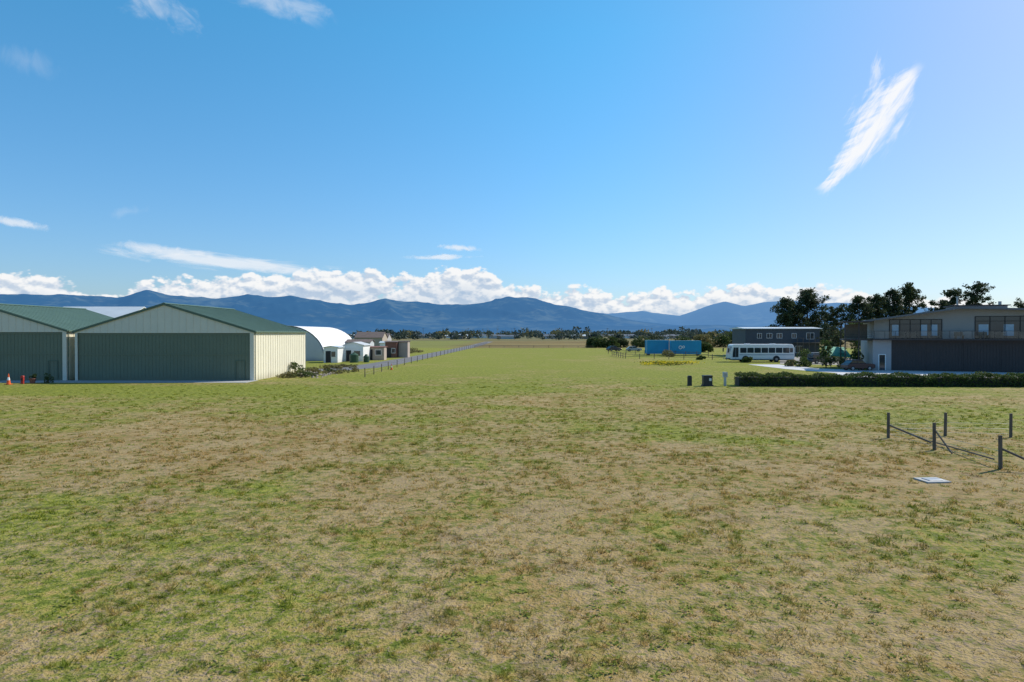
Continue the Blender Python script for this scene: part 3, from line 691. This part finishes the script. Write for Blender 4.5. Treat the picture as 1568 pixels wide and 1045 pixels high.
for x_ in (9.6,12.3,24.5): of.box(x_,x_+1.,-.3,.6,FL+.4,FL+.48); of.box(x_+.05,x_+.12,-.25,.55,FL,FL+.4); of.box(x_+.88,x_+.95,-.25,.55,FL,FL+.4); of.box(x_,x_+1.,.55,.62,FL+.48,FL+.9)
of.done()

dr=B('driveway',mat('pale_concrete',(.55,.55,.56),.85,.1,.3,5,bump=.2)); 
dr.add([(36,78.5,.012),(80,72,.012),(80,80,.012),(66.5,88,.012),(49,93.2,.012),(44,97,.012),(43,110,.012),(38,110,.012),(38.5,96,.012),(41,86,.012)],[list(range(10))]); dr.done()
dr=B('gravel_yard',mat('gravel',(.30,.28,.25),.95,.25,.3,9,bump=.4)); dr.add([(44,112,.008),(52,108,.008),(72,120,.008),(68,146,.008),(52,148,.008),(51,130,.008)],[list(range(6))]); dr.done()

def hedge(name,x0,y0,x1,y1,wd,h,n,m,size):
    g=grp(name,(0,0,0)); Lh=math.hypot(x1-x0,y1-y0); ux_,uy_=(x1-x0)/Lh,(y1-y0)/Lh
    s=rng.uniform(0,Lh,n)
    hm=h*(1+.10*np.sin(s*1.7)+.07*np.sin(s*4.1+1)+.05*np.sin(s*.6)); side=rng.random(n)
    tt=np.where(side<.5,rng.uniform(-1,1,n),np.sign(rng.uniform(-1,1,n))*rng.uniform(.75,1.08,n))
    zz=np.where(side<.5,hm*rng.uniform(.85,1.05,n),hm*rng.uniform(.02,1,n)); tt=tt*(wd/2)*(1+.12*np.sin(s*2.9+2))
    P_=np.stack([x0+ux_*s-uy_*tt,y0+uy_*s+ux_*tt,zz],1)
    P_+=rng.normal(0,.04,P_.shape)
    fast('foliage',leafquads(P_,rng.uniform(.6,1.4,n)*size),4,m,g)
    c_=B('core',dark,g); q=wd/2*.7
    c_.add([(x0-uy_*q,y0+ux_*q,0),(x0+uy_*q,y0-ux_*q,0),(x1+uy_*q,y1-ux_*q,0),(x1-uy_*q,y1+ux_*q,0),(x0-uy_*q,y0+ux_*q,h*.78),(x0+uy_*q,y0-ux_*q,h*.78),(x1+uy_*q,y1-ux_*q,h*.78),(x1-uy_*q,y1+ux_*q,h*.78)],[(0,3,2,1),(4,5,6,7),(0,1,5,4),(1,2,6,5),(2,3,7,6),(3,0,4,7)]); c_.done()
hedge('clipped_hedge',21.6,65.5,62,64.0,1.9,1.05,42000,hedgel,.13)

# ---------------------------------------------------------------- trees
def tree(name,x,y,h,rx,m,style='pine',n=3600,size=.42,seed=0,lean=0.,base=.25):
    rs=random.Random(seed); g=grp(name,(x,y,0))
    t=B('trunk',bark,g); segs=7; pp=Vector((0,0,-.1)); pts_=[pp]
    for i in range(1,segs+1):
        z_=h*.93*i/segs; pts_.append(Vector((lean*z_/h+rs.uniform(-.2,.2),rs.uniform(-.2,.2),z_)))
    r0=.022*h
    for i in range(segs): t.cyl(pts_[i],pts_[i+1],r0*(1-i/(segs+.5)),r0*(1-(i+1)/(segs+.5)),9,False)
    cl_=[]
    nb=52
    for i in range(nb):
        f_=base+(1-base)*(i+rs.random())/nb; z_=h*.93*f_; k_=min(int(f_*segs),segs-1); o_=pts_[k_].lerp(pts_[k_+1],f_*segs-k_)
        a_=rs.uniform(0,2*math.pi)
        if style=='pine': rad=rx*(1.15-f_)**.55*rs.uniform(.35,1.15)*(1. if f_<.85 else .8)
        elif style=='flat': rad=rx*rs.uniform(.3,1.1)*(1.25-.75*f_)
        else: rad=rx*math.sqrt(max(.05,1-((f_-.55)/.55)**2))*rs.uniform(.4,1.1)
        tip=o_+Vector((math.cos(a_)*rad,math.sin(a_)*rad,rad*rs.uniform(.05,.55)))
        t.cyl(o_,tip,r0*.28*(1.1-f_),.03,5,False)
        for q in (.4,.7,.88,1.0):
            c_=o_.lerp(tip,q)+Vector((rs.uniform(-.5,.5),rs.uniform(-.5,.5),rs.uniform(-.2,.5)))
            cl_.append((c_.x,c_.y,c_.z,rx*rs.uniform(.09,.2)*(.9 if style=='flat' else 1)))
    cl_.append((pts_[-1].x,pts_[-1].y,h*.97,rx*.14))
    t.done()
    C=np.array(cl_); idx=rng.integers(0,len(C),n); d_=rng.normal(size=(n,3)); d_/=np.linalg.norm(d_,axis=1)[:,None]; d_*=rng.random((n,1))**.6*1.2
    d_[:,2]*=.65
    P_=C[idx,:3]+d_*C[idx,3][:,None]
    fast('foliage',leafquads(P_,rng.uniform(.5,1.4,n)*size),4,m,g); return g
tree('pine_tree',71.8,178,14.4,6.0,pinel,'pine',12000,.42,1,base=.1)
tree('pine_tree',77.8,180,16.6,7.2,pinel,'pine',14000,.42,2,base=.1)
tree('pine_tree',76.5,163,11.3,3.4,pinel,'round',6000,.4,13,base=.1)
tree('pine_tree',81.3,160,13.6,5.6,pinel,'pine',10000,.4,3,base=.1)
tree('pine_tree',87.0,163,14.4,4.8,pinel,'pine',9000,.4,23,base=.15)
tree('pine_tree',91.8,165,16.0,5.2,pinel,'pine',10000,.4,4,base=.2)
tree('pine_tree',97.6,168,17.6,5.4,pinel,'pine',10000,.4,5,base=.25)
tree('pine_tree',108,172,13.6,3.8,pinel,'round',4500,.38,26,base=.3)
tree('pine_tree',112.8,175,16.8,4.6,pinel,'flat',6500,.38,6,base=.35)
tree('pine_tree',118.6,174,18.4,5.2,pinel,'flat',7500,.38,7,base=.35)
tree('pine_tree',130,172,13.8,4.8,pinel,'round',5500,.4,9,base=.3)
tree('garden_tree',71,140,7.6,2.2,leafl,'round',3000,.28,10,base=.2)
tree('conifer_tree',45.8,99.5,3.9,1.2,leafl,'pine',2600,.18,11,base=.05)
tree('garden_tree',62,132,6.5,2.3,pinel,'round',2600,.28,12,base=.15)
for (x_,y_,r_,h_,m_) in ((49.2,97.5,1.1,2.7,leafl),(47.6,97.8,.9,1.9,tuss),(44,103,1.2,1.6,hedgel),(51.5,120,1.6,2.2,hedgel),(56,118,1.8,2.6,leafl),(40.5,117.2,.9,1.2,hedgel),(33.5,148,1.5,1.6,tuss),(57,112,1.6,2.4,hedgel),(61,116,2,3.4,leafl),(36,130,.8,.8,hedgel),(42.6,104,.9,1.1,tuss)):
    shrub('garden_shrub',x_,y_,r_,r_,h_,m_,1000,.2)
for (x_,y_,rx_,ry_,h_,m_) in ((31,240,3,2.5,4.2,leafl),(34.5,240,3,2.5,4.5,leafl),(38.5,243,3,2.5,4.0,pinel),(28.6,243,2.2,2,3.6,leafl),(47,250,4,3,3.8,leafl),(54,255,4.5,3,4.6,pinel),(62,250,4,3,4,leafl),(69,246,4,3,5.,tuss),(76,250,4,3,5,leafl),(52,185,2.5,2,3.,leafl),(47,190,2.5,2,3.,pinel),(84,260,5,3,6,leafl)):
    shrub('bush',x_,y_,rx_,ry_,h_,m_,2200,.45)
for i in range(14): shrub('dry_grass_clump',random.uniform(-30,-24.5),random.uniform(128,200),1.6,2.,random.uniform(.4,1.),tuss,350,.22)
# wildflowers in front of the bus
P_=np.concatenate([np.stack([rng.normal(24.5,1.6,700),rng.normal(110,2.2,700),rng.uniform(.15,.5,700)],1),np.stack([rng.normal(28.6,1.3,350),rng.normal(113,1.5,350),rng.uniform(.15,.45,350)],1),np.stack([rng.normal(21.4,.6,120),rng.normal(108,1.,120),rng.uniform(.1,.4,120)],1)])
n=len(P_); fast('yellow_flower_patch',np.concatenate([leafquads(P_,rng.uniform(.10,.26,n)),leafquads(P_[:700]-[0,0,.1],rng.uniform(.15,.35,700))]),4,[yflow,leafl],mi=[0]*n+[1]*700)
s=B('green_shade_sail',[mat('green_canvas',(.05,.36,.24),.7,.1),steel],None,(47.2,101,0)); s.add([(0,0,1.7),(3.4,.3,1.4),(3.2,2.6,2.9),(-.2,2.4,3.1)],[(0,1,2,3)]); s.cur=1
for q in ((0,0,1.7),(3.4,.3,1.4),(3.2,2.6,2.9),(-.2,2.4,3.1)): s.cyl((q[0],q[1],0),q,.05)
s.done()

# distant tree belt & houses
V=[];MI=[]
for i in range(820):
    a_=rng.uniform(-.62,.62); d_=rng.choice([rng.uniform(520,700),rng.uniform(700,1100),rng.uniform(1100,1600)]); x_=d_*math.tan(a_); pop=(-.08<a_<.03 and rng.random()<.3)
    h_=rng.uniform(3,8)*(1+(d_>700)*.3+(d_>1100)*.35); r_=h_*(.18 if pop else rng.uniform(.4,1.)); n=60
    if pop: h_*=1.3
    if rng.random()<.04: h_*=1.5
    q=rng.normal(size=(n,3)); q/=np.linalg.norm(q,axis=1)[:,None]; q*=rng.random((n,1))**.35
    P_=q*np.array([r_,r_,h_*.48])+np.array([x_,d_,h_*.48]); P_+=rng.normal(0,.3,P_.shape)
    V.append(leafquads(P_,rng.uniform(.6,1.3,n)*r_*.5)); MI+= [1 if pop or rng.random()<.08 else 0]*n
hazeleaf=leafmat('distant_foliage',(.035,.06,.058),(.08,.105,.075),.05,.4)
hazeyel=leafmat('distant_yellow_foliage',(.12,.13,.05),(.26,.21,.08),.05,.4)
fast('distant_trees',np.concatenate(V),4,[hazeleaf,hazeyel],mi=MI)
dh=B('distant_houses',[greyfab,mat('distant_dark_roof',(.12,.14,.17),.6,.1,.05,.5),lightroof,white,pink])
for i in range(130):
    a_=random.uniform(-.55,.6); d_=random.uniform(600,1000); x_=d_*math.tan(a_); w_=random.uniform(8,15); h_=random.uniform(2.2,2.8); D_=9; rs_=random.uniform(1.0,1.8)
    dh.cur=random.choice([0,3,4,4]); dh.box(x_,x_+w_,d_,d_+D_,0,h_)
    dh.cur=random.choice([1,1,1,2,1]); dh.prism([(d_-.5,h_),(d_+D_+.5,h_),(d_+D_/2,h_+rs_)],x_-.5,x_+w_+.5,'x')
dh.done()
pl=B('power_poles',wood)
for i in range(14):
    x_=-150+i*38; y_=560+10*math.sin(i); pl.cyl((x_,y_,0),(x_,y_,9.5),.16,.12,6); pl.box(x_-1.1,x_+1.1,y_-.06,y_+.06,8.9,9.05)
pl.done()

# ---------------------------------------------------------------- mountains
mm=bpy.data.materials.new('hazy_mountain'); mm.use_nodes=True; nt=mm.node_tree; nt.nodes.clear(); o=nt.nodes.new('ShaderNodeOutputMaterial'); b=nt.nodes.new('ShaderNodeBsdfDiffuse')
try: mm.cycles.emission_sampling='NONE'
except Exception: pass
p=POS(nt); X,Y,Z=SEP(nt,p)
n1=NOI(nt,p,.0012,4,.6); n2=NOI(nt,p,.006,3,.6)
fc=MR(nt,M(nt,'ADD',M(nt,'MULTIPLY',n1,.6),M(nt,'MULTIPLY',n2,.4)),.48,.62)
c=MIX(nt,fc,(.022,.05,.075),(.12,.145,.12)); nt.links.new(c,b.inputs[0])
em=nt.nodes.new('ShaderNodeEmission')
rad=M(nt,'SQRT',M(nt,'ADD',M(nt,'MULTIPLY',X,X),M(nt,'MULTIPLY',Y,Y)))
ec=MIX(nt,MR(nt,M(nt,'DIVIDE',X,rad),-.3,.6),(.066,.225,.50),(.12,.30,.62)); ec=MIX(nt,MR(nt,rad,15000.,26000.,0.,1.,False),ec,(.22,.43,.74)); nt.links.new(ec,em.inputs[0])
mx=nt.nodes.new('ShaderNodeMixShader'); hf=MR(nt,rad,8000.,22000.,.48,.80,False); hf=M(nt,'ADD',hf,MR(nt,Z,0.,350.,.14,0.)); nt.links.new(hf,mx.inputs[0])  # haze painted as blue emission, stronger with distance and near the base
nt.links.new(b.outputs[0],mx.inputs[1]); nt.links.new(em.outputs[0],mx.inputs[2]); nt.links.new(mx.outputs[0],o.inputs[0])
def rangemesh(name,tab,r0,r1,na,nr,pk,seed,amp,fq):
    aa=np.linspace(-.85,.85,na); ta=[];tt=[]
    for px,py in tab:
        a_,t_=ang(px,py); ta.append(a_); tt.append(t_)
    T=np.interp(aa,ta,tt); V=np.zeros((na*nr,3))
    rs_=np.linspace(r0,r1,nr); k_=0
    for j in range(nr):
        r_=rs_[j]; t_=j/(nr-1)
        g_=(t_/pk)**1.1 if t_<pk else max(0,1-(t_-pk)/(1-pk)*.6)
        for i in range(na):
            a_=aa[i]; x_=r_*math.sin(a_); y_=r_*math.cos(a_)
            q=Vector((x_*fq+.25*y_*fq,y_*fq*.55,seed))
            n_=mnoise.ridged_multi_fractal(q,.95,2.1,4,1.,2.)
            n_=(n_-1.)
            z_=T[i]*r_*min(1.02,g_)*(1+amp*n_*(1.1-.92*max(0,1-abs(t_-pk)*2.8))*(.4+.6*g_))-8*(1-g_)-6*(j==0)
            V[k_]=(x_,y_,z_); k_+=1
    me=bpy.data.meshes.new(name); fs=[(j*na+i,j*na+i+1,(j+1)*na+i+1,(j+1)*na+i) for j in range(nr-1) for i in range(na-1)]
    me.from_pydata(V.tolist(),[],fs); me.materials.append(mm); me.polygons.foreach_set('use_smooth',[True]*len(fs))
    o_=bpy.data.objects.new(name,me); COL.objects.link(o_); return o_
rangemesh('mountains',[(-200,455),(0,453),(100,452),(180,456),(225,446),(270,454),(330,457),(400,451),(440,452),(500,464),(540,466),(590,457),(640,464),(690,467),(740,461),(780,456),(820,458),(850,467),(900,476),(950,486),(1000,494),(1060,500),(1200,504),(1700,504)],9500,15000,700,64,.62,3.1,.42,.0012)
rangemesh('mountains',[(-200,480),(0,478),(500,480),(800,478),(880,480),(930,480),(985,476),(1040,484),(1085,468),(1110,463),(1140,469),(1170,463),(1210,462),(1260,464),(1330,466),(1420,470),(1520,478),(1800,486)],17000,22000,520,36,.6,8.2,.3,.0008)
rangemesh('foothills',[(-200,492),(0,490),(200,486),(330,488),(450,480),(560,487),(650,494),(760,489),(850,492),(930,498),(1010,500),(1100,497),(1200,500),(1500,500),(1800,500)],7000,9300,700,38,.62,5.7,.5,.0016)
